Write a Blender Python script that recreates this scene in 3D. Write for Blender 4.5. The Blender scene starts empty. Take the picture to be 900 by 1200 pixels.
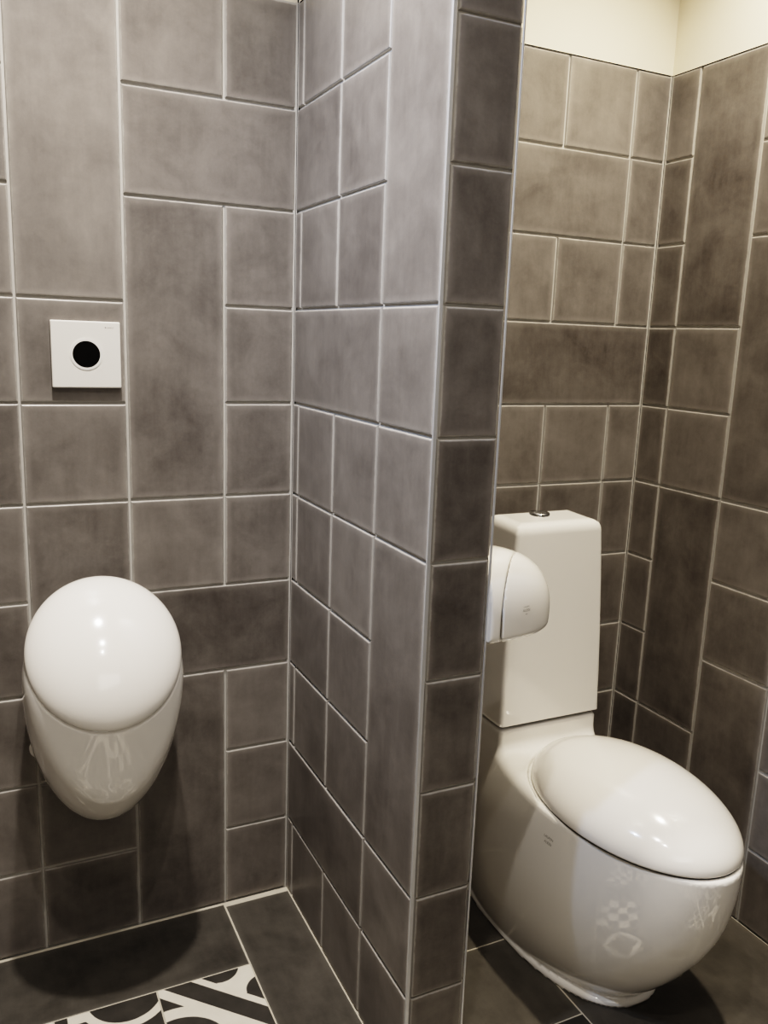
import bpy, bmesh, math, random
import numpy as np
from mathutils import Vector, Matrix
from mathutils.bvhtree import BVHTree

S = 0.2                      # one tile module in metres; everything below is laid out in modules
random.seed(7)
COL = bpy.context.scene.collection

# ------------------------------------------------------------------ camera
F_PX = 988.98
RX, RY, RZ = -0.2028, -0.0367, -0.4541
CAM = np.array([-3.149, -8.8311, 6.7321])
def rot(rx, ry, rz):
    c, s = math.cos, math.sin
    Rz = np.array([[c(rz), -s(rz), 0], [s(rz), c(rz), 0], [0, 0, 1]])
    Rx = np.array([[1, 0, 0], [0, c(rx), -s(rx)], [0, s(rx), c(rx)]])
    Ry = np.array([[c(ry), 0, s(ry)], [0, 1, 0], [-s(ry), 0, c(ry)]])
    return Rz @ Rx @ Ry
R = rot(RX, RY, RZ)
cd = bpy.data.cameras.new('camera')
cam = bpy.data.objects.new('camera', cd); COL.objects.link(cam)
cd.sensor_fit = 'VERTICAL'; cd.sensor_height = 36.0; cd.lens = F_PX / 1200 * 36.0
cd.clip_start = 0.02; cd.clip_end = 50
M4 = Matrix(((R[0,0], R[0,2], -R[0,1], CAM[0]*S), (R[1,0], R[1,2], -R[1,1], CAM[1]*S),
             (R[2,0], R[2,2], -R[2,1], CAM[2]*S), (0, 0, 0, 1)))
cam.matrix_world = M4
bpy.context.scene.camera = cam

# ------------------------------------------------------------------ node helpers
def new_mat(name):
    m = bpy.data.materials.new(name); m.use_nodes = True
    nt = m.node_tree; nt.nodes.clear()
    out = nt.nodes.new('ShaderNodeOutputMaterial')
    b = nt.nodes.new('ShaderNodeBsdfPrincipled')
    nt.links.new(b.outputs[0], out.inputs[0])
    return m, nt, b
class NB:
    def __init__(s, nt): s.nt = nt
    def n(s, t, **k):
        x = s.nt.nodes.new(t)
        for a, v in k.items(): setattr(x, a, v)
        return x
    def put(s, sock, v):
        if hasattr(v, 'is_output'): s.nt.links.new(v, sock)
        else: sock.default_value = v
    def math(s, op, a, b=0.0, clamp=False):
        x = s.n('ShaderNodeMath', operation=op, use_clamp=clamp)
        s.put(x.inputs[0], a); s.put(x.inputs[1], b); return x.outputs[0]
    def mapr(s, v, a, b, c, d, smooth=True):
        x = s.n('ShaderNodeMapRange'); x.interpolation_type = 'SMOOTHSTEP' if smooth else 'LINEAR'
        s.put(x.inputs[0], v)
        for i, q in enumerate((a, b, c, d)): x.inputs[i+1].default_value = q
        return x.outputs[0]
    def noise(s, vec, scale, detail=4, rough=.55, dist=0):
        x = s.n('ShaderNodeTexNoise'); s.put(x.inputs['Vector'], vec)
        x.inputs['Scale'].default_value = scale; x.inputs['Detail'].default_value = detail
        x.inputs['Roughness'].default_value = rough; x.inputs['Distortion'].default_value = dist
        return x.outputs['Fac']
    def mix(s, f, a, b):
        x = s.n('ShaderNodeMix', data_type='RGBA')
        s.put(x.inputs[0], f); s.put(x.inputs[6], a); s.put(x.inputs[7], b); return x.outputs[2]
def rgb(r, g, b): return (r, g, b, 1)

def simple(name, col, rough=.4, metal=0, coat=0, spec=.5, var=0.03, scale=12):
    m, nt, b = new_mat(name); q = NB(nt)
    co = q.n('ShaderNodeTexCoord').outputs['Object']
    f = q.noise(co, scale, 3)
    c2 = tuple(min(1, c*(1+var)) for c in col); c1 = tuple(c*(1-var) for c in col)
    q.put(b.inputs['Base Color'], q.mix(f, rgb(*c1), rgb(*c2)))
    b.inputs['Roughness'].default_value = rough; b.inputs['Metallic'].default_value = metal
    b.inputs['Coat Weight'].default_value = coat; b.inputs['Coat Roughness'].default_value = .02
    b.inputs['Specular IOR Level'].default_value = spec
    return m

def tile_material(name, dark, light, rough, wear, bumpy, edge):
    """Concrete-look ceramic: per-tile tone and seed, cloudy noise, pale worn edges."""
    m, nt, b = new_mat(name); q = NB(nt)
    info = q.n('ShaderNodeAttribute', attribute_name='tone')
    sep = q.n('ShaderNodeSeparateColor'); nt.links.new(info.outputs['Color'], sep.inputs[0])
    tone, seed = sep.outputs[0], sep.outputs[1]
    uv = q.n('ShaderNodeUVMap', uv_map='local').outputs[0]
    hf = q.n('ShaderNodeUVMap', uv_map='half').outputs[0]
    su = q.n('ShaderNodeSeparateXYZ'); nt.links.new(uv, su.inputs[0])
    sh = q.n('ShaderNodeSeparateXYZ'); nt.links.new(hf, sh.inputs[0])
    ex = q.math('SUBTRACT', sh.outputs[0], q.math('ABSOLUTE', su.outputs[0]))
    ey = q.math('SUBTRACT', sh.outputs[1], q.math('ABSOLUTE', su.outputs[1]))
    e = q.math('MINIMUM', ex, ey)
    cmb = q.n('ShaderNodeCombineXYZ')
    nt.links.new(su.outputs[0], cmb.inputs[0]); nt.links.new(su.outputs[1], cmb.inputs[1])
    nt.links.new(q.math('MULTIPLY', seed, 37.0), cmb.inputs[2])
    v = cmb.outputs[0]
    n1 = q.noise(v, 1.7, 5, .6, .4); n2 = q.noise(v, 7, 6, .65, .3); n3 = q.noise(v, 45, 4, .7)
    st = q.n('ShaderNodeMapping'); nt.links.new(v, st.inputs[0]); st.inputs['Scale'].default_value = (9, 1.3, 1)
    n4 = q.noise(st.outputs[0], 1.5, 4, .6)
    f = q.math('ADD', tone, q.math('MULTIPLY', q.math('SUBTRACT', n1, .5), .75))
    f = q.math('ADD', f, q.math('MULTIPLY', q.math('SUBTRACT', n2, .5), .26))
    f = q.math('ADD', f, q.math('MULTIPLY', q.math('SUBTRACT', n3, .5), .13))
    f = q.math('ADD', f, q.math('MULTIPLY', q.math('SUBTRACT', n4, .5), .20))
    # worn pale edge, broken up by noise
    w = q.mapr(q.math('ADD', e, q.math('MULTIPLY', q.math('SUBTRACT', n2, .5), .10)), 0.0, .085, 1.0, 0.0)
    f = q.math('ADD', f, q.math('MULTIPLY', w, wear), clamp=True)
    w2 = q.mapr(q.math('ADD', e, q.math('MULTIPLY', q.math('SUBTRACT', n2, .5), .03)), .004, .020, .6, 0.0)
    q.put(b.inputs['Base Color'], q.mix(w2, q.mix(f, rgb(*dark), rgb(*light)), rgb(*edge)))
    rr = q.math('ADD', q.math('MULTIPLY', n2, .16), rough - .08)
    q.put(b.inputs['Roughness'], rr)
    bp = q.n('ShaderNodeBump'); bp.inputs['Strength'].default_value = bumpy; bp.inputs['Distance'].default_value = .002
    nt.links.new(q.math('ADD', n2, q.math('MULTIPLY', n3, .35)), bp.inputs['Height'])
    nt.links.new(bp.outputs[0], b.inputs['Normal'])
    return m

M = {}
M['tile'] = tile_material('wall_tile_glaze', (.057, .0495, .0450), (.285, .263, .240), .40, .26, .10, (.43, .415, .385))
M['floor_tile'] = tile_material('dark_floor_tile', (.009, .0085, .0075), (.125, .115, .100), .38, .15, .25, (.10, .095, .085))
M['grout'] = simple('pale_grout', (.45, .437, .41), .85, var=.10, scale=60)
M['floor_grout'] = simple('floor_grout', (.50, .46, .38), .85, var=.15, scale=50)
M['paint'] = simple('cream_paint', (.80, .735, .59), .7, var=.02, scale=3)
M['ceiling'] = simple('ceiling_paint', (.55, .51, .44), .8)
M['ceramic'] = simple('white_ceramic', (.85, .825, .775), .04, coat=.6, var=.01)
M['lid'] = simple('white_lid_plastic', (.87, .84, .785), .13, coat=.35, var=.01)
M['plate'] = simple('white_plate', (.80, .78, .73), .32, var=.01)
M['plate_ring'] = simple('satin_ring', (.86, .85, .82), .25, metal=.1)
M['sensor'] = simple('black_sensor_glass', (.003, .003, .003), .12)
M['dark'] = simple('dark_seal_and_gap', (.03, .028, .026), .5)  # urinal seal, and the painted shade of the toilet lid gap
M['chrome'] = simple('chrome', (.62, .64, .66), .08, metal=1)
M['trim'] = simple('brushed_trim', (.66, .67, .68), .36, metal=.55)
M['ink'] = simple('grey_print', (.12, .11, .10), .5)
M['ink_light'] = simple('pale_grey_print', (.32, .31, .30), .5)

# cement tile: pattern value stored per vertex, roughened by noise here
m, nt, b = new_mat('patterned_cement_tile'); q = NB(nt)
at_ = q.n('ShaderNodeAttribute', attribute_name='pattern')
co = q.n('ShaderNodeTexCoord').outputs['Object']
n_ = q.noise(co, 25, 5, .6)
n2_ = q.noise(co, 120, 3, .6)
dk = q.mix(n_, rgb(.012, .0115, .0105), rgb(.06, .055, .048)); lt = q.mix(n_, rgb(.62, .57, .48), rgb(.78, .74, .64))
f_ = q.mapr(q.math('ADD', at_.outputs['Fac'], q.math('MULTIPLY', q.math('SUBTRACT', n2_, .5), .25)), .35, .65, 0, 1)
q.put(b.inputs['Base Color'], q.mix(f_, dk, lt)); b.inputs['Roughness'].default_value = .45
M['cement'] = m

# ------------------------------------------------------------------ object helpers
def link(name, me, mats, parent=None, base=None, smooth=False):
    o = bpy.data.objects.new(name, me); COL.objects.link(o)
    for k in (mats if isinstance(mats, (list, tuple)) else [mats]): me.materials.append(M[k])
    if base is not None:                      # verts are in world space: make them local to the base
        me.transform(Matrix.Translation(-Vector(base)))
        if parent is None: o.location = base
    if parent is not None: o.parent = parent
    if smooth: me.polygons.foreach_set('use_smooth', [True]*len(me.polygons))
    me.update()
    return o
def thing(name, label, cat, base):
    o = bpy.data.objects.new(name, None); COL.objects.link(o)
    o.location = base; o['label'] = label; o['category'] = cat
    o.empty_display_size = .05
    return o
def mesh_from(verts, faces):
    me = bpy.data.meshes.new('mesh'); me.from_pydata([tuple(v) for v in verts], [], [tuple(f) for f in faces]); me.update()
    return me
def box_mesh(x0, x1, y0, y1, z0, z1, bevel=0, seg=2):
    bm = bmesh.new()
    bmesh.ops.create_cube(bm, size=1)
    for v in bm.verts:
        v.co = Vector(((x0+x1)/2+v.co.x*(x1-x0), (y0+y1)/2+v.co.y*(y1-y0), (z0+z1)/2+v.co.z*(z1-z0)))*S
    if bevel: bmesh.ops.bevel(bm, geom=bm.edges[:], offset=bevel*S, segments=seg, affect='EDGES', profile=.5)
    me = bpy.data.meshes.new('mesh'); bm.to_mesh(me); bm.free(); return me

# ------------------------------------------------------------------ tiled surfaces
class Surface:
    """A plane given by origin, u and v axes and outward normal n (modules); tiles are bevelled slabs on grout."""
    def __init__(s, o, u, v, n):
        s.o, s.u, s.v, s.n = [np.array(q, float) for q in (o, u, v, n)]
        s.V, s.F, s.mi, s.tone, s.loc, s.half = [], [], [], [], [], []
    def pt(s, a, b, h): return s.o + s.u*a + s.v*b + s.n*h
    def poly(s, pts, mi, tone=(0, 0, 0), loc=None, half=(1, 1)):
        i = len(s.V); s.V += [s.pt(*p) for p in pts]
        s.F.append(tuple(range(i, i+len(pts)))); s.mi.append(mi)
        s.tone.append(tone); s.half.append(half); s.loc.append(loc or [(0, 0)]*len(pts))
    def rect(s, a0, a1, b0, b1, h, mi): s.poly([(a0, b0, h), (a1, b0, h), (a1, b1, h), (a0, b1, h)], mi)
    def tile(s, a0, a1, b0, b1, tone=None, gap=.0125, top=0.0, depth=.034, bev=.018, mi=0, jit=.003):
        t = random.gauss(.42, .075) if tone is None else tone
        tn = (t, random.random(), 0)
        j = lambda: random.uniform(-jit, jit)
        a0 += gap+j(); a1 -= gap+j(); b0 += gap+j(); b1 -= gap+j()
        top += random.uniform(-.0015, .0015)
        ca, cb = (a0+a1)/2, (b0+b1)/2; hf = ((a1-a0)/2, (b1-b0)/2)
        rings = [(0, -depth), (0, top-bev), (bev*.22, top-bev*.38), (bev*.6, top-bev*.08), (bev*1.1, top)]
        def ring(q):
            d, h = q
            return [(a0+d, b0+d, h), (a1-d, b0+d, h), (a1-d, b1-d, h), (a0+d, b1-d, h)]
        L = lambda ps: [(p[0]-ca, p[1]-cb) for p in ps]
        for r0, r1 in zip(rings[:-1], rings[1:]):
            A, B = ring(r0), ring(r1)
            for k in range(4):
                ps = [A[k], A[(k+1) % 4], B[(k+1) % 4], B[k]]
                s.poly(ps, mi, tn, L(ps), hf)
        ps = ring(rings[-1]); s.poly(ps, mi, tn, L(ps), hf)
    def raw(s):
        return s
    def build(s, name, mats, parent=None, merge=()):
        allS = [s] + list(merge)
        V = []; F = []; mi = []; tone = []; loc = []; half = []
        for q in allS:
            o = len(V); V += q.V; F += [tuple(i+o for i in f) for f in q.F]
            mi += q.mi; tone += q.tone; loc += q.loc; half += q.half
        me = mesh_from([tuple(v*S) for v in V], F)
        me.polygons.foreach_set('material_index', mi)
        ca = me.color_attributes.new('tone', 'FLOAT_COLOR', 'CORNER')
        u1 = me.uv_layers.new(name='local'); u2 = me.uv_layers.new(name='half')
        c = []; a = []; h = []
        for f, t, l, hh in zip(F, tone, loc, half):
            for k in range(len(f)): c += [t[0], t[1], t[2], 1]; a += l[k]; h += hh
        ca.data.foreach_set('color', c); u1.data.foreach_set('uv', a); u2.data.foreach_set('uv', h)
        o = link(name, me, mats, parent)
        if parent is None: o['kind'] = 'structure'
        return o

H = 13.3                                       # ceiling height
YF, XL = -13.0, -6.4                           # front and left walls of the room
XQ, YC = 4.769, -.215                          # stall corner
PE, PW = 3.188, .603                           # partition length and thickness
GD = -.026                                     # grout sits a little under the tile face
Z0 = .03

# --- urinal wall (faces -y). u = +x, v = +z
W = Surface((0, 0, 0), (1, 0, 0), (0, 0, 1), (0, -1, 0))
c0, c1, c2, c3, c4, c5, c6 = -.764, -1.764, -2.764, -3.764, -4.764, -5.764, XL
def col(Sf, a0, a1, cuts, tones={}):
    for b0, b1 in zip(cuts[:-1], cuts[1:]): Sf.tile(a0, a1, b0, b1, tones.get(b0))
W.rect(XL, 0, 0, 10, GD, 1)
col(W, c0, 0, [Z0, 1, 2, 3], {}); col(W, c0, 0, [4, 5, 6, 7, 8], {4: .36, 5: .33, 6: .36, 7: .40}); W.tile(c0, 0, 9, 10, .36)
col(W, c1, c0, [Z0, 3], {Z0: .30}); W.tile(c1, c0, 4, 5, .46); W.tile(c1, c0, 5, 8, .30); W.tile(c1, c0, 9, 10, .45)
W.tile(c1, 0, 3, 4, .22); W.tile(c1, 0, 8, 9, .40)
W.tile(c2, c1, 0.03, 1, .34); W.tile(c2, c1, 1, 2, .34); W.tile(c2, c1, 2, 5, .30); W.tile(c2, c1, 5, 6, .42); W.tile(c2, c1, 6, 7, .42); W.tile(c2, c1, 7, 10, .52)
col(W, c3, c2, [Z0, 1, 2, 3, 4, 5, 6, 7, 8, 9, 10])
col(W, c4, c3, [Z0, 1, 4, 5, 6, 7, 10]); col(W, c5, c4, [Z0, 1, 2, 3, 6, 7, 8, 9, 10]); col(W, c6, c5, [Z0, 1, 2, 3, 4, 5, 6, 7, 8, 9, 10])
W.rect(XL, 0, 10, H, -.03, 2)
W.rect(-.03, 0, 0, 10, -.006, 1)
W.build('wall_back', ['tile', 'grout', 'paint'])

# --- partition: left face (faces -x), end cap (faces -y), right face (faces +x)
p0, p1, p2 = .183, 1.183, 2.183
PL = Surface((0, 0, 0), (0, -1, 0), (0, 0, 1), (-1, 0, 0))
E1 = PE - .012
PL.rect(0, E1, 0, 10, GD, 1)
for z in (0, 2, 4, 5, 7, 9):
    zz = max(z, Z0); PL.tile(0, p0, zz, z+1); PL.tile(p0, p1, zz, z+1); PL.tile(p1, p2, zz, z+1)
for z in (3, 8): PL.tile(0, p1, z, z+1); PL.tile(p1, p2, z, z+1)
PL.tile(0, p2, 1, 2, .27); PL.tile(0, p2, 6, 7, .42)
PL.tile(p2, E1, Z0, 1, .42); PL.tile(p2, E1, 1, 2, .46); PL.tile(p2, E1, 2, 5, .42); PL.tile(p2, E1, 5, 6, .46); PL.tile(p2, E1, 6, 7, .45); PL.tile(p2, E1, 7, 10, .46)
PL.rect(0, PE, 10, H, -.005, 2)
PL.rect(0, .03, 0, 10, -.004, 1)
PC = Surface((0, -PE, 0), (1, 0, 0), (0, 0, 1), (0, -1, 0))
PC.rect(.02, PW-.02, 0, H, GD, 1)
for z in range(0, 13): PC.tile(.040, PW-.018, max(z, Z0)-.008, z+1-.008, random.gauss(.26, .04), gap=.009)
PR = Surface((PW, 0, 0), (0, -1, 0), (0, 0, 1), (1, 0, 0))
PR.rect(.2, PE-.012, 0, 10, GD, 1)
for z in range(10):
    if z in (2, 6): PR.tile(.2, 2.2, z, z+1); PR.tile(2.2, PE-.012, z, z+1)
    else:
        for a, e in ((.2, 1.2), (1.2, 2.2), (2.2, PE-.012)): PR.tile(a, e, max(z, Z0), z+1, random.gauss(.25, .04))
PR.rect(.2, PE, 10, H, -.005, 2)
part = PL.build('wall_partition', ['tile', 'grout', 'paint'], merge=(PC, PR))
part['kind'] = 'structure'
t1 = link('trim_1', box_mesh(-.004, .030, -PE-.004, -PE+.014, 0, H, .005), 'trim'); t1['kind'] = 'structure'
t2 = link('trim_2', box_mesh(PW-.014, PW+.003, -PE-.004, -PE+.012, 0, H, .004), 'trim'); t2['kind'] = 'structure'

# --- stall back wall (faces -y)
WC = Surface((XQ, YC, 0), (-1, 0, 0), (0, 0, 1), (0, -1, 0))
k1, k2, k3, k4 = .538, 1.538, 2.538, 3.538; kE = XQ - PW
WC.rect(0, kE, 0, 10, GD, 1)
warm = {9: .40, 8: .38, 7: .42, 5: .46, 4: .36, 3: .34}
for z in (0, 1, 2, 3, 4, 5, 7, 9):
    zz = max(z, Z0); tn = warm.get(z, .4)
    for a, e in ((0, k1), (k1, k2), (k2, k3), (k3, k4), (k4, kE)): WC.tile(a, e, zz, z+1, random.gauss(tn, .03) - (.05 if a == 0 else 0))
WC.tile(0, k1, 8, 9, .33); WC.tile(k1, k3, 8, 9, .36); WC.tile(k3, kE, 8, 9)
WC.tile(0, 2.5, 6, 7, .19); WC.tile(2.5, kE, 6, 7, .30)
WC.rect(0, kE, 10, H, .0, 2)
WC.rect(0, .03, 0, 10, -.005, 1)
WC.build('wall_stall', ['tile', 'grout', 'paint'])

# --- right wall (faces -x)
WD = Surface((XQ, YC, 0), (0, -1, 0), (0, 0, 1), (-1, 0, 0))
r = [.4756+i for i in range(0, 13)]; rE = YC - YF
WD.rect(0, rE, 0, 10, GD, 1)
for z in range(10): WD.tile(0, r[0], max(z, Z0), z+1, .16 if z == 6 else random.gauss(.29, .04))
col(WD, r[0], r[1], [Z0, 1, 2, 5, 6, 7, 10], {2: .24, 6: .38, 5: .41, 7: .20, 1: .28, Z0: .28})
col(WD, r[1], r[2], [Z0, 3, 4, 5, 8, 9, 10], {Z0: .31, 3: .30, 4: .40, 5: .24, 8: .28})
for i in range(2, 12):
    cuts = [[Z0, 1, 2, 3, 6, 7, 8, 9, 10], [Z0, 1, 2, 3, 4, 5, 6, 7, 10], [Z0, 3, 4, 5, 6, 9, 10]][(i-2) % 3]
    col(WD, r[i], min(r[i+1], rE), cuts)
WD.rect(0, rE, 10, H, .0, 2)
WD.rect(0, .03, 0, 10, -.005, 1)
WD.build('wall_right', ['tile', 'grout', 'paint'])

# --- the two walls behind the viewer and the ceiling (seen in reflections)
WL = Surface((XL, 0, 0), (0, -1, 0), (0, 0, 1), (1, 0, 0)); WL.rect(0, -YF, 0, 10, GD, 1); WL.rect(0, -YF, 10, H, 0, 2)
for i in range(13):
    for z in range(10): WL.tile(i, min(i+1, -YF), max(z, Z0), z+1)
WL.build('wall_left', ['tile', 'grout', 'paint'])
WF = Surface((XL, YF, 0), (1, 0, 0), (0, 0, 1), (0, 1, 0)); WF.rect(0, XQ-XL, 0, 10, GD, 1); WF.rect(0, XQ-XL, 10, H, 0, 2)
for i in range(12):
    for z in range(10): WF.tile(i, min(i+1, XQ-XL), max(z, Z0), z+1)
WF.build('wall_front', ['tile', 'grout', 'paint'])
CE = Surface((XL, YF, H), (1, 0, 0), (0, 1, 0), (0, 0, -1)); CE.rect(0, XQ-XL, 0, -YF, 0, 0); CE.build('ceiling', ['ceiling'])

# ------------------------------------------------------------------ floor
FL = Surface((0, 0, Z0), (1, 0, 0), (0, -1, 0), (0, 0, 1))
FL.rect(XL, XQ, 0, -YF, -.006, 1)
FX, FY = -.79, 1.10
ft = dict(gap=.010, bev=.004, depth=.01, jit=.001)
def ftile(a0, a1, b0, b1, tone=None): FL.tile(a0, a1, b0, b1, random.gauss(.40, .06) if tone is None else tone, **ft)
ftile(-3.79, FX, .03, FY, .36); ftile(XL, -3.79, .03, FY)
ftile(FX, 0, .075, 3.0, .44)
for b0 in range(3, 13): ftile(FX, .12, b0, min(b0+1, -YF))
# stall: grid lines at x = 2.12 and y = -3.1
for b0, b1 in ((.22, 1.86), (1.86, 3.105)): ftile(PW, 2.12, b0, b1, .52)
for b0, b1 in ((.22, 3.105-1), (3.105-1, 4.1)): ftile(2.12, XQ, b0, b1, .52)

ss = lambda x, w=.012: min(1, max(0, .5 + x/w/2))
def ring(a, b, ca, cb, r0, r1):
    d = math.hypot(a-ca, b-cb); return min(ss(d-r0), ss(r1-d))
def disc(a, b, ca, cb, r0): return ss(r0-math.hypot(a-ca, b-cb))
def pat_arc(a, b):
    t = b-a
    A = min(ss(t+.06), ss(.10-t)); B = min(ss(t+.46), ss(-.35-t))
    c = 0
    if t < -.40: c = max(0, ss(-.46-t) - disc(a, b, .67, -.07, .21) - disc(a, b, 1.06, .39, .205))
    w = ring(a, b, .08, .90, .46, .60) if t > .05 else 0
    return max(A, B, c, w)
def pat_ring(a, b):
    return max(ring(a, b, .70, -.10, .38, .47), ss(.30-a)*ss(a-.12)*ss(.12-b)*ss(.5-b), ring(a, b, .1, .9, .42, .54), min(ss(abs(a-b)-.0), 0))
def pat_check(a, b): return 1.0 if (int(a*3.999) + int(b*3.999)) % 2 else 0.0
def pat_step(a, b):
    u, v = abs(a-.5), abs(b-.5)
    d = math.floor(u*12+.5)/12 + math.floor(v*12+.5)/12 + .25*max(u, v)
    return 1.0 if .36 < d < .50 else 0.0
def pat_lattice(a, b):
    u = abs(((a+b)*2.5) % 1 - .5); v = abs(((a-b)*2.5) % 1 - .5); return max(ss(.13-u), ss(.13-v))
def pat_leaf(a, b):
    return max(min(disc(a, b, .0, .5, .56), disc(a, b, 1.0, .5, .56))*0, ring(a, b, 0, 0, .62, .74), ring(a, b, 1, 1, .62, .74), disc(a, b, .5, .5, .14))
def pat_star(a, b):
    u, v = abs(a-.5), abs(b-.5); return ss(.26 - (u*v)**.5*1.0 - .35*(u+v)*.6)
pats = [pat_check, pat_step, pat_lattice, pat_leaf, pat_star, pat_arc, pat_ring]
pv, pf, pc = [], [], []
def cement(x0, y0, fn, n):
    g = .009; i0 = len(pv)
    for j in range(n+1):
        for i in range(n+1):
            a, b = i/n, j/n
            pv.append(((x0+g+(1-2*g)*a)*S, -(y0+g+(1-2*g)*b)*S, (Z0)*S)); pc.append(fn(a, b))
    for j in range(n):
        for i in range(n):
            k = i0+j*(n+1)+i; pf.append((k, k+n+1, k+n+2, k+1))
cement(-1.79, FY, pat_arc, 110); cement(-2.79, FY, pat_ring, 110); cement(-3.79, FY, lambda a, b: pat_arc(1-a, b), 90)
rp = random.Random(5)
def turned(fn):
    k = rp.randrange(4)
    return [fn, lambda a, b: fn(b, 1-a), lambda a, b: fn(1-a, 1-b), lambda a, b: fn(1-b, a)][k]
for i in range(-3, 0):                        # in front of the urinal
    for j in range(1, 9): cement(FX+i, FY+j, turned(rp.choice(pats)), 48)
for i, x0 in enumerate((.12, 1.12, 2.12, 3.12)):   # in front of the stall
    for j in range(0, 7):
        y0 = 3.105+j
        if i >= 2 and j == 0: continue
        if 1 <= j <= 2 and (i, j) not in ((2, 2), (3, 2)):
            ftile(x0, x0+1, y0, y0+1); continue
        fn = {(1, 0): pat_step, (0, 0): pat_check, (2, 2): pat_lattice, (3, 2): pat_star}.get((i, j)) or turned(rp.choice(pats))
        cement(x0, y0, fn, 64)
# plain dark tiles fill the rest of the hall
for j in range(0, 12):
    y0 = FY + j; y1 = min(y0+1, -YF)
    if y0 >= -YF: break
    ftile(XL, -4.79, y0, y1); ftile(-4.79, -3.79, y0, y1)
    if j >= 3: ftile(4.12, XQ, y0, y1)
    if j >= 9:
        for i in range(-3, 0): ftile(FX+i, FX+i+1, y0, y1)
        for x0 in (.12, 1.12, 2.12, 3.12): ftile(x0, x0+1, y0, y1)
floor = FL.build('floor', ['floor_tile', 'floor_grout'])
cme = mesh_from(pv, pf)
ca = cme.color_attributes.new('pattern', 'FLOAT_COLOR', 'POINT')
ca.data.foreach_set('color', [c for v in pc for c in (v, v, v, 1)])
inlay = link('patterned_tile_inlay', cme, 'cement', floor)

# ------------------------------------------------------------------ implicit surfaces (surface nets + projection)
def smin(a, b, k):
    h = np.clip(.5+.5*(b-a)/k, 0, 1); return b*(1-h)+a*h-k*h*(1-h)
def smax(a, b, k): return -smin(-a, -b, k)
def implicit(f, lo, hi, h, it=5, soft=True):
    n = [int(math.ceil((hi[i]-lo[i])/h))+1 for i in range(3)]
    ax = [lo[i]+h*np.arange(n[i]) for i in range(3)]
    X, Y, Z = np.meshgrid(*ax, indexing='ij'); D = f(X, Y, Z)
    ins = D < 0
    cs = np.zeros([k-1 for k in n] + [3]); cnt = np.zeros([k-1 for k in n])
    def sl(o): return tuple(slice(o[i], n[i]-1+o[i]) for i in range(3))
    corners = [(i, j, k) for i in (0, 1) for j in (0, 1) for k in (0, 1)]
    for a in corners:
        for d in range(3):
            if a[d]: continue
            b = list(a); b[d] = 1; b = tuple(b)
            A, B = D[sl(a)], D[sl(b)]; cr = (A < 0) != (B < 0)
            t = np.where(cr, A/np.where(A == B, 1, A-B), 0)
            cnt += cr
            for e in range(3): cs[..., e] += np.where(cr, a[e]+(t if e == d else 0), 0)
    act = cnt > 0; idx = -np.ones(cnt.shape, int); idx[act] = np.arange(act.sum())
    ijk = np.argwhere(act)
    P = np.array(lo) + h*(ijk + cs[act]/cnt[act][:, None])
    faces = []
    for d in range(3):
        e1, e2 = (d+1) % 3, (d+2) % 3
        s0 = [slice(None)]*3; s1 = [slice(None)]*3; s0[d] = slice(0, n[d]-1); s1[d] = slice(1, n[d])
        cr = ins[tuple(s0)] != ins[tuple(s1)]
        for q in np.argwhere(cr):
            if q[e1] == 0 or q[e2] == 0 or q[e1] >= n[e1]-1 or q[e2] >= n[e2]-1: continue
            c = []
            for o1, o2 in ((-1, -1), (0, -1), (0, 0), (-1, 0)):
                w = list(q); w[e1] += o1; w[e2] += o2; c.append(idx[tuple(w)])
            if not ins[tuple(q)]: c = c[::-1]
            faces.append(c)
    eps = 1e-3
    for _ in range(it):
        x, y, z = P.T; v = f(x, y, z)
        g = np.stack([f(x+eps, y, z)-v, f(x, y+eps, z)-v, f(x, y, z+eps)-v], 1)/eps
        g2 = (g*g).sum(1)+1e-6
        st = -(v/g2)[:, None]*g
        ln = np.linalg.norm(st, axis=1, keepdims=True); st *= np.minimum(1, .5*h/np.maximum(ln, 1e-9))
        P = P + st
    me = mesh_from((P*S).tolist(), faces)
    # exact normals from the field
    x, y, z = P.T
    e2_ = .006
    g = np.stack([f(x+e2_, y, z)-f(x-e2_, y, z), f(x, y+e2_, z)-f(x, y-e2_, z), f(x, y, z+e2_)-f(x, y, z-e2_)], 1)
    g /= np.linalg.norm(g, axis=1, keepdims=True)+1e-12
    me.polygons.foreach_set('use_smooth', [True]*len(me.polygons))
    me.normals_split_custom_set_from_vertices(g.tolist())
    return me

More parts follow.
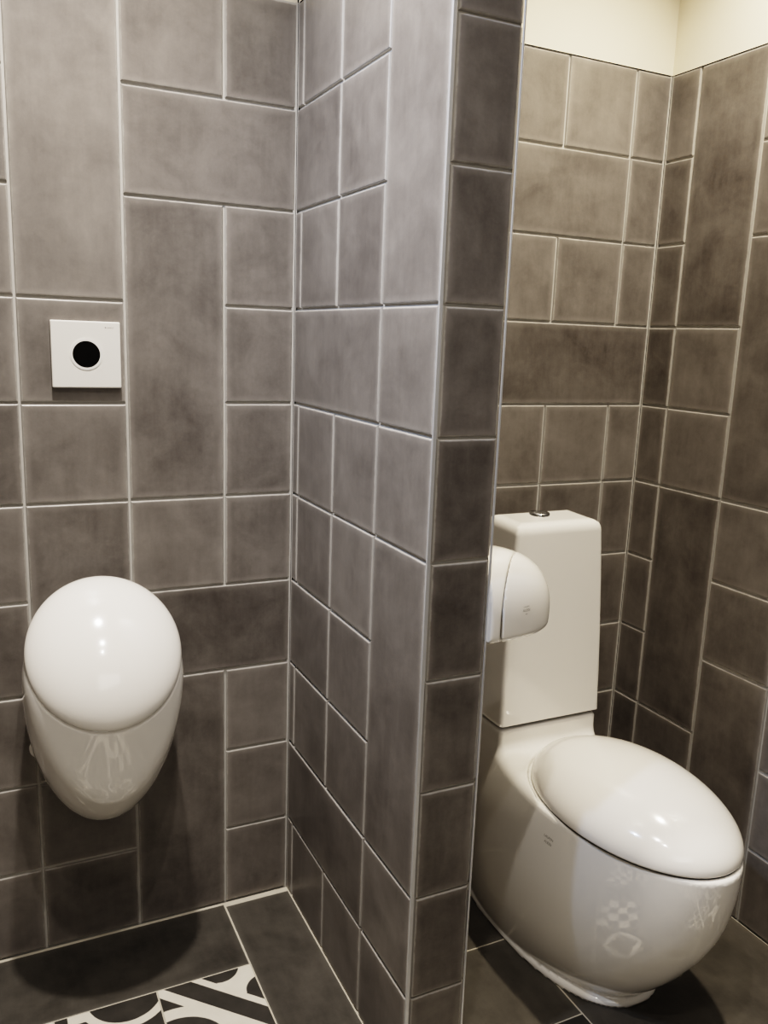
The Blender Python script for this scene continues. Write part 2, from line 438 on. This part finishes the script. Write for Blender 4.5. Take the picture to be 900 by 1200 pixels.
def dome(xc, yc, zc, a, b, t, h, ex=1.0, lip=.035, nseg=96, nr=26, inset=.05, ring_only=False):
    """Domed oval lid: seam ellipse (a across, b along the slope), slope t, height h, rolled rim."""
    prof = []
    for i in range(nr+1):
        u = math.pi/2*i/nr; prof.append((math.sin(u), max(0.0, math.cos(u))**ex*h))
    k = 1.0
    prof += [(1.0, -lip*.5), (.995, -lip*.85), (.985, -lip), (1-inset, -lip)]
    verts, faces = [], []
    for (r_, n_) in prof[1:]:
        for i in range(nseg):
            th = 2*math.pi*i/nseg
            lx = a*math.cos(th)*r_; lb = b*math.sin(th)*r_
            verts.append(((xc+lx)*S, (yc-lb*math.cos(t)-n_*math.sin(t))*S, (zc-lb*math.sin(t)+n_*math.cos(t))*S))
    top = len(verts); verts.append((xc*S, (yc-h*math.sin(t))*S, (zc+h*math.cos(t))*S))
    bot = len(verts); n_ = -lip; verts.append((xc*S, (yc-n_*math.sin(t))*S, (zc+n_*math.cos(t))*S))
    m_ = len(prof)-1
    for i in range(nseg):
        j = (i+1) % nseg
        faces.append((top, j, i)); 
        for q in range(m_-1): faces.append((q*nseg+i, q*nseg+j, (q+1)*nseg+j, (q+1)*nseg+i))
        faces.append(((m_-1)*nseg+i, (m_-1)*nseg+j, bot))
    me = mesh_from(verts, faces)
    bm = bmesh.new(); bm.from_mesh(me); bmesh.ops.recalc_face_normals(bm, faces=bm.faces); bm.to_mesh(me); bm.free()
    return me
def tube_ring(xc, yc, zc, a, b, t, rad, nseg=96, nr=8):
    verts, faces = [], []
    for i in range(nseg):
        th = 2*math.pi*i/nseg
        for k in range(nr):
            ph = 2*math.pi*k/nr; rr = rad*math.cos(ph); n_ = rad*math.sin(ph)
            lx = (a+rr)*math.cos(th); lb = (b+rr)*math.sin(th)
            verts.append(((xc+lx)*S, (yc-lb*math.cos(t)-n_*math.sin(t))*S, (zc-lb*math.sin(t)+n_*math.cos(t))*S))
    for i in range(nseg):
        for k in range(nr):
            faces.append((i*nr+k, ((i+1) % nseg)*nr+k, ((i+1) % nseg)*nr+(k+1) % nr, i*nr+(k+1) % nr))
    me = mesh_from(verts, faces)
    bm = bmesh.new(); bm.from_mesh(me); bmesh.ops.recalc_face_normals(bm, faces=bm.faces); bm.to_mesh(me); bm.free()
    return me

def bvh_of(me, off):
    return BVHTree.FromPolygons([v.co + Vector(off) for v in me.vertices], [tuple(p.vertices) for p in me.polygons])
def text_mesh(lines, size, spacing=1.35):
    """Lines of lettering as one flat mesh in the xy plane, centred."""
    bm = bmesh.new()
    for i, (tx, sc) in enumerate(lines):
        cu = bpy.data.curves.new('t', 'FONT'); cu.body = tx; cu.size = size*sc; cu.align_x = 'CENTER'; cu.align_y = 'CENTER'
        o = bpy.data.objects.new('t', cu); COL.objects.link(o)
        dg = bpy.context.evaluated_depsgraph_get(); me = bpy.data.meshes.new_from_object(o.evaluated_get(dg))
        me.transform(Matrix.Translation((0, -i*size*spacing, 0))); bm.from_mesh(me)
        bpy.data.objects.remove(o); bpy.data.meshes.remove(me)
    me = bpy.data.meshes.new('mesh'); bm.to_mesh(me); bm.free(); return me
def stamp(me, point, right, up, normal, bvh=None, lift=.0004):
    r_, u_, n_ = [Vector(v).normalized() for v in (right, up, normal)]
    for v in me.vertices:
        p = Vector(point) + r_*v.co.x + u_*v.co.y
        if bvh:
            hit = bvh.ray_cast(p + n_*.03, -n_, .08)
            if hit[0] is not None: p = hit[0]
        v.co = p + n_*lift
    me.update(); return me

# ------------------------------------------------------------------ flush plate above the urinal
pb = Vector((-2.145*S, 0, 6.472*S))
fp = thing('flush_plate', 'square white infrared flush plate with round black sensor on the tiled wall', 'flush plate', pb)
link('cover_plate', box_mesh(-2.466, -1.822, -.055, .0, 6.152, 6.792, .012, 3), 'plate', fp, pb)
def disc_mesh(cx, cy, cz, r0, h0, h1, rin=0, n=64):      # axis along -y
    v, f = [], []
    loops = [(r0, h0), (r0, h1), (rin, h1)] if rin else [(r0, h0), (r0, h1)]
    for rr, h in loops:
        for i in range(n):
            t = 2*math.pi*i/n; v.append(((cx+rr*math.cos(t))*S, (cy-h)*S, (cz+rr*math.sin(t))*S))
    for l in range(len(loops)-1):
        for i in range(n): f.append((l*n+i, l*n+(i+1) % n, (l+1)*n+(i+1) % n, (l+1)*n+i))
    if not rin: f.append(tuple(range(n, 2*n)))
    me = mesh_from(v, f); bm = bmesh.new(); bm.from_mesh(me); bmesh.ops.recalc_face_normals(bm, faces=bm.faces); bm.to_mesh(me); bm.free()
    return me
o = link('sensor_ring', disc_mesh(-2.146, 0, 6.476, .150, .054, .060, .128), 'plate_ring', fp, pb)
o = link('sensor_window', disc_mesh(-2.146, 0, 6.476, .130, .054, .0575), 'sensor', fp, pb); o['label'] = 'round black sensor window'
tm = text_mesh([('\u25a0 GEBERIT', 1)], .0036)
stamp(tm, ((-1.925)*S, -.0556*S, 6.735*S), (1, 0, 0), (0, 0, 1), (0, -1, 0), lift=.00012)
o = link('logo', tm, 'ink_light', fp, pb); o['label'] = 'tiny grey lettering'

# ------------------------------------------------------------------ urinal
ux = -2.15
U = dict(y0=-.624, k=-.24, zc=3.375, rx=.752, ry=.99, rl=1.70, ru=.89)
UL = dict(yc=-.783, zc=3.698, a=.72, b=.801, t=.813, h=.339)
un = np.array([0, -math.sin(UL['t']), math.cos(UL['t'])])
def f_urinal(x, y, z):
    dz = z-U['zc']; r2 = np.where(dz > 0, U['ru'], U['rl'])
    yy = y-(U['y0']+U['k']*dz)
    q = np.sqrt((np.abs((x-ux)/U['rx']))**2 + (yy/U['ry'])**2 + (dz/r2)**2 + 1e-9)
    e = (q-1)*.8
    pl = (y-UL['yc'])*un[1] + (z-UL['zc'])*un[2] + .022
    lb = -(y-UL['yc'])*math.cos(UL['t']) - (z-UL['zc'])*math.sin(UL['t'])
    g = np.sqrt(((x-ux)/(UL['a']+.006))**2 + (lb/(UL['b']+.006))**2 + 1e-9)
    e = smax(e, (g-1)*.72 + np.minimum(pl, 0)*.6, .05)
    e = smax(e, pl, .025)
    return smax(e, y+.0005, .02)
ub = Vector((ux*S, 0, 1.95*S))
ur = thing('urinal', 'white egg-shaped wall urinal with closed domed lid below the flush plate', 'urinal', ub)
ume = implicit(f_urinal, (-3.1, -1.9, 1.5), (-1.2, .06, 4.6), .033)
body_u = link('bowl', ume, 'ceramic', ur, ub)
link('lid', dome(ux, UL['yc'], UL['zc'], UL['a'], UL['b'], UL['t'], UL['h']+.015, ex=1.3, lip=.02), 'lid', ur, ub, smooth=True)
link('seal', tube_ring(ux, UL['yc']+(.021)*math.sin(UL['t']), UL['zc']-(.021)*math.cos(UL['t']), UL['a']-.04, UL['b']-.04, UL['t'], .008), 'dark', ur, ub, smooth=True)
# small white fixing cap on the left flank near the wall
def capsule(cx, cy, cz, rx, ry, rz, n=24):
    v, f = [], []
    for j in range(n//2+1):
        ph = math.pi*j/(n//2)
        for i in range(n):
            t = 2*math.pi*i/n
            v.append(((cx+rx*math.sin(ph)*math.cos(t))*S, (cy+ry*math.sin(ph)*math.sin(t))*S, (cz+rz*math.cos(ph))*S))
    for j in range(n//2):
        for i in range(n): f.append((j*n+i, j*n+(i+1) % n, (j+1)*n+(i+1) % n, (j+1)*n+i))
    me = mesh_from(v, f); bm = bmesh.new(); bm.from_mesh(me); bmesh.ops.remove_doubles(bm, verts=bm.verts, dist=1e-5)
    bmesh.ops.recalc_face_normals(bm, faces=bm.faces); bm.to_mesh(me); bm.free(); return me
o = link('fixing_cap', capsule(-2.755, -.23, 2.53, .095, .07, .11), 'ceramic', ur, ub, smooth=True); o['label'] = 'small white cap on the left flank'

# ------------------------------------------------------------------ toilet
tx = 2.74
tb = Vector((tx*S, -2.0*S, Z0*S))
to = thing('toilet', 'white egg-shaped floor toilet with closed oval lid and tall cistern', 'toilet', tb)
L = dict(yc=-2.82, zc=2.10, a=.842, b=1.27)
def sdbox(x, y, z, c, h, r):
    qx, qy, qz = np.abs(x-c[0])-h[0]+r, np.abs(y-c[1])-h[1]+r, np.abs(z-c[2])-h[2]+r
    return np.sqrt(np.maximum(qx, 0)**2+np.maximum(qy, 0)**2+np.maximum(qz, 0)**2)+np.minimum(np.maximum(qx, np.maximum(qy, qz)), 0)-r
def f_toilet(x, y, z):
    zc, rl, n = 1.285, 2.2, 1.812
    dz = z-zc; yc = -2.131-.378*dz
    s = np.maximum(1e-4, 1-np.clip(np.abs(dz/rl), 0, .999)**n)**(1/n)
    q = np.sqrt((np.abs(x-tx)/.943)**2 + ((y-yc)/1.871)**2 + 1e-9)
    e = (q-s)*.85
    e = smax(e, z-(2.11), .10)                                   # crown of the bowl behind the lid
    blk = sdbox(x, y, z, (tx+.02, -1.02, 1.35), (.69, .375, 1.03), .05)
    e = smin(e, blk, .12)
    # recess that holds the lid
    g = np.sqrt(((x-tx)/(L['a']+.035))**2 + ((y-L['yc'])/(L['b']+.035))**2 + 1e-9)
    rec = smax((g-1)*.9, 2.062-z, .02)
    e = smax(e, -rec, .03)
    e = smax(e, z-2.377, .008)
    e = smax(e, -.66-(-y) if False else y+.66, .05)              # flat back
    # inset foot with a small rolled lip
    s0 = .80
    qf = (np.abs((x-tx)/.765)**2.3 + np.abs((y+1.72)/1.53)**2.3 + 1e-9)**(1/2.4)
    foot = smax((qf-1)*.72, z-.115, .05)
    e = smin(smax(e, .08-z, .02), foot, .02)
    e = smax(e, y+.66, .05)
    return smax(e, Z0-z, .012)
tme = implicit(f_toilet, (1.66, -4.35, -.06), (3.83, -.5, 2.5), .034)
tbv = bvh_of(tme, (0, 0, 0))
link('bowl', tme, 'ceramic', to, tb)
o = link('gap_shade_ring', tube_ring(tx, L['yc'], L['zc']-.034, L['a']-.022, L['b']-.022, 0, .012), 'dark', to, tb, smooth=True); o['label'] = 'dark gap ring under the lid'  # dark-coloured ring stands in for the shade in the lid gap
link('lid', dome(tx, L['yc'], L['zc'], L['a'], L['b'], 0, .495, ex=1.1, lip=.026), 'lid', to, tb, smooth=True)
# cistern: tapered slab leaning slightly back
def f_tank(x, y, z):
    t = np.clip((z-2.39)/2.37, -.1, 1.1)
    hw = .705-.115*t**1.6; yf = -1.41+.09*t; r_ = .045
    qx = np.abs(x-tx-.02)-hw+r_; qy = np.abs(y-(yf-.68)/2)-(-.68-yf)/2+r_
    e = np.sqrt(np.maximum(qx, 0)**2+np.maximum(qy, 0)**2)+np.minimum(np.maximum(qx, qy), 0)-r_
    e = smax(e, z-(4.775+.03*(y+.9)), .13)
    return smax(e, 2.378-z, .008)
cme2 = implicit(f_tank, (1.95, -1.5, 2.34), (3.57, -.6, 4.88), .034)
ci = link('cistern', cme2, 'ceramic', to, tb)
def puck(cx, cy, cz, r0, h):
    v, f = [], []; n = 48
    prof = [(r0, 0), (r0, h*.6), (r0*.93, h), (r0*.55, h*.8)]
    for rr, hh in prof:
        for i in range(n):
            t = 2*math.pi*i/n; v.append(((cx+rr*math.cos(t))*S, (cy+rr*math.sin(t))*S, (cz+hh)*S))
    for l in range(3):
        for i in range(n): f.append((l*n+i, l*n+(i+1) % n, (l+1)*n+(i+1) % n, (l+1)*n+i))
    f.append(tuple(range(3*n, 4*n))); return mesh_from(v, f)
o = link('flush_button', puck(tx+.0, -.92, 4.768, .12, .04), 'chrome', to, tb, smooth=True); o['label'] = 'round chrome flush button'
def ray_dir(px, py):
    d_ = R @ np.array([(px-450)/F_PX, 1, -(py-600)/F_PX]); return Vector(d_).normalized()
hit = tbv.ray_cast(Vector(CAM*S), ray_dir(643, 982))
if hit[0] is not None:
    n_ = hit[1]; up = Vector((0, 0, 1)); up = (up - n_*up.dot(n_)).normalized(); rt = up.cross(n_)
    tm = text_mesh([('LAUFEN', 1), ('ALESSI', 1)], .0075, 1.5)
    stamp(tm, hit[0], rt, up, n_, tbv)
    o = link('logo', tm, 'ink', to, tb); o['label'] = 'two short lines of small dark print'

# ------------------------------------------------------------------ toilet paper holder on the partition's stall side
hy, hz = -2.86, 4.42
hb = Vector((PW*S, hy*S, hz*S))
ho = thing('toilet_paper_holder', 'white egg-shaped ceramic paper holder mounted on the partition beside the cistern', 'paper holder', hb)
def hood(sc):
    def f(x, y, z):
        dz = z-hz
        n = 2.35
        q = (np.abs((x-PW)/(.80*sc))**n + np.abs((y-hy)/(.40*sc))**n + np.abs(dz/(.60*sc))**n+1e-9)**(1/n)
        e = (q-1)*.45
        e = smax(e, (hz-.16)-z, .07)
        return e
    return f
cut = lambda x, y, z: (x-PW-.42)*(-.72) + (y-hy+.05)*.70           # plane that parts cover from back shell
hA = implicit(lambda x, y, z: smax(smax(hood(.992)(x, y, z), PW+.0003-x, .01), -cut(x, y, z), .012), (PW-.1, hy-.5, hz-.35), (PW+.95, hy+.5, hz+.72), .02)
hB = implicit(lambda x, y, z: smax(smax(hood(1.0)(x, y, z), PW+.0003-x, .01), cut(x, y, z)+.006, .012), (PW-.1, hy-.5, hz-.35), (PW+.95, hy+.5, hz+.72), .02)
link('back_shell', hA, 'ceramic', ho, hb)
hv = bvh_of(hB, (0, 0, 0))
link('cover', hB, 'ceramic', ho, hb)
hit = hv.ray_cast(Vector(CAM*S), ray_dir(617, 711))
if hit[0] is not None:
    n_ = hit[1]; up = Vector((0, 0, 1)); up = (up - n_*up.dot(n_)).normalized(); rt = up.cross(n_)
    tm = text_mesh([('LAUFEN', .6), ('ALESSI', 1), ('one', .6)], .0062, 1.0)
    stamp(tm, hit[0], rt, up, n_, hv)
    o = link('logo', tm, 'ink', ho, hb); o['label'] = 'small dark printed lettering'

# ------------------------------------------------------------------ light
def spot(name, loc, tgt, power, color, angle, blend, rad):
    l = bpy.data.lights.new(name, 'SPOT'); l.energy = power; l.color = color
    l.spot_size = math.radians(angle); l.spot_blend = blend; l.shadow_soft_size = rad
    o = bpy.data.objects.new(name, l); COL.objects.link(o)
    o.location = Vector(loc)*S
    o.rotation_euler = (Vector(tgt)-Vector(loc)).to_track_quat('-Z', 'Y').to_euler()
def area(name, loc, tgt, power, color, sx, sy):
    l = bpy.data.lights.new(name, 'AREA'); l.shape = 'RECTANGLE'; l.energy = power; l.color = color; l.size = sx; l.size_y = sy
    o = bpy.data.objects.new(name, l); COL.objects.link(o)
    o.location = Vector(loc)*S
    o.rotation_euler = (Vector(tgt)-Vector(loc)).to_track_quat('-Z', 'Y').to_euler()
WARM = (1.0, .875, .70); WARM2 = (1.0, .92, .845)
spot('downlight_urinal', (-2.25, -2.6, 13.1), (-2.25, -2.4, 0), 150, WARM2, 106, 1.0, .03)
spot('downlight_hall', (-2.1, -6.3, 13.1), (-1.6, -5.0, 0), 50, WARM2, 100, 1.0, .025)
spot('downlight_door', (-2.3, -8.2, 13.1), (-1.8, -6.5, 0), 24, WARM2, 110, 1.0, .03)
spot('downlight_stall', (3.3, -2.9, 13.1), (3.25, -2.8, 0), 132, WARM, 114, 1.0, .03)
area('front_fill', (-1.5, -12.6, 8.5), (0, -2.0, 2.5), 6.5, (1.0, .93, .84), 1.0, .8)  # added soft fill from the hall side, stands for no known lamp
spot('cool_spot', (-5.2, -3.9, 12.4), (.2, -2.9, 8.4), 62, (.55, .70, 1.0), 66, 1.0, .04)
w = bpy.data.worlds.new('world'); bpy.context.scene.world = w; w.use_nodes = True
w.node_tree.nodes['Background'].inputs[0].default_value = (1, .93, .82, 1); w.node_tree.nodes['Background'].inputs[1].default_value = .004
sc = bpy.context.scene
sc.view_settings.view_transform = 'Filmic'; sc.view_settings.look = 'High Contrast'
sc.view_settings.exposure = 0.27
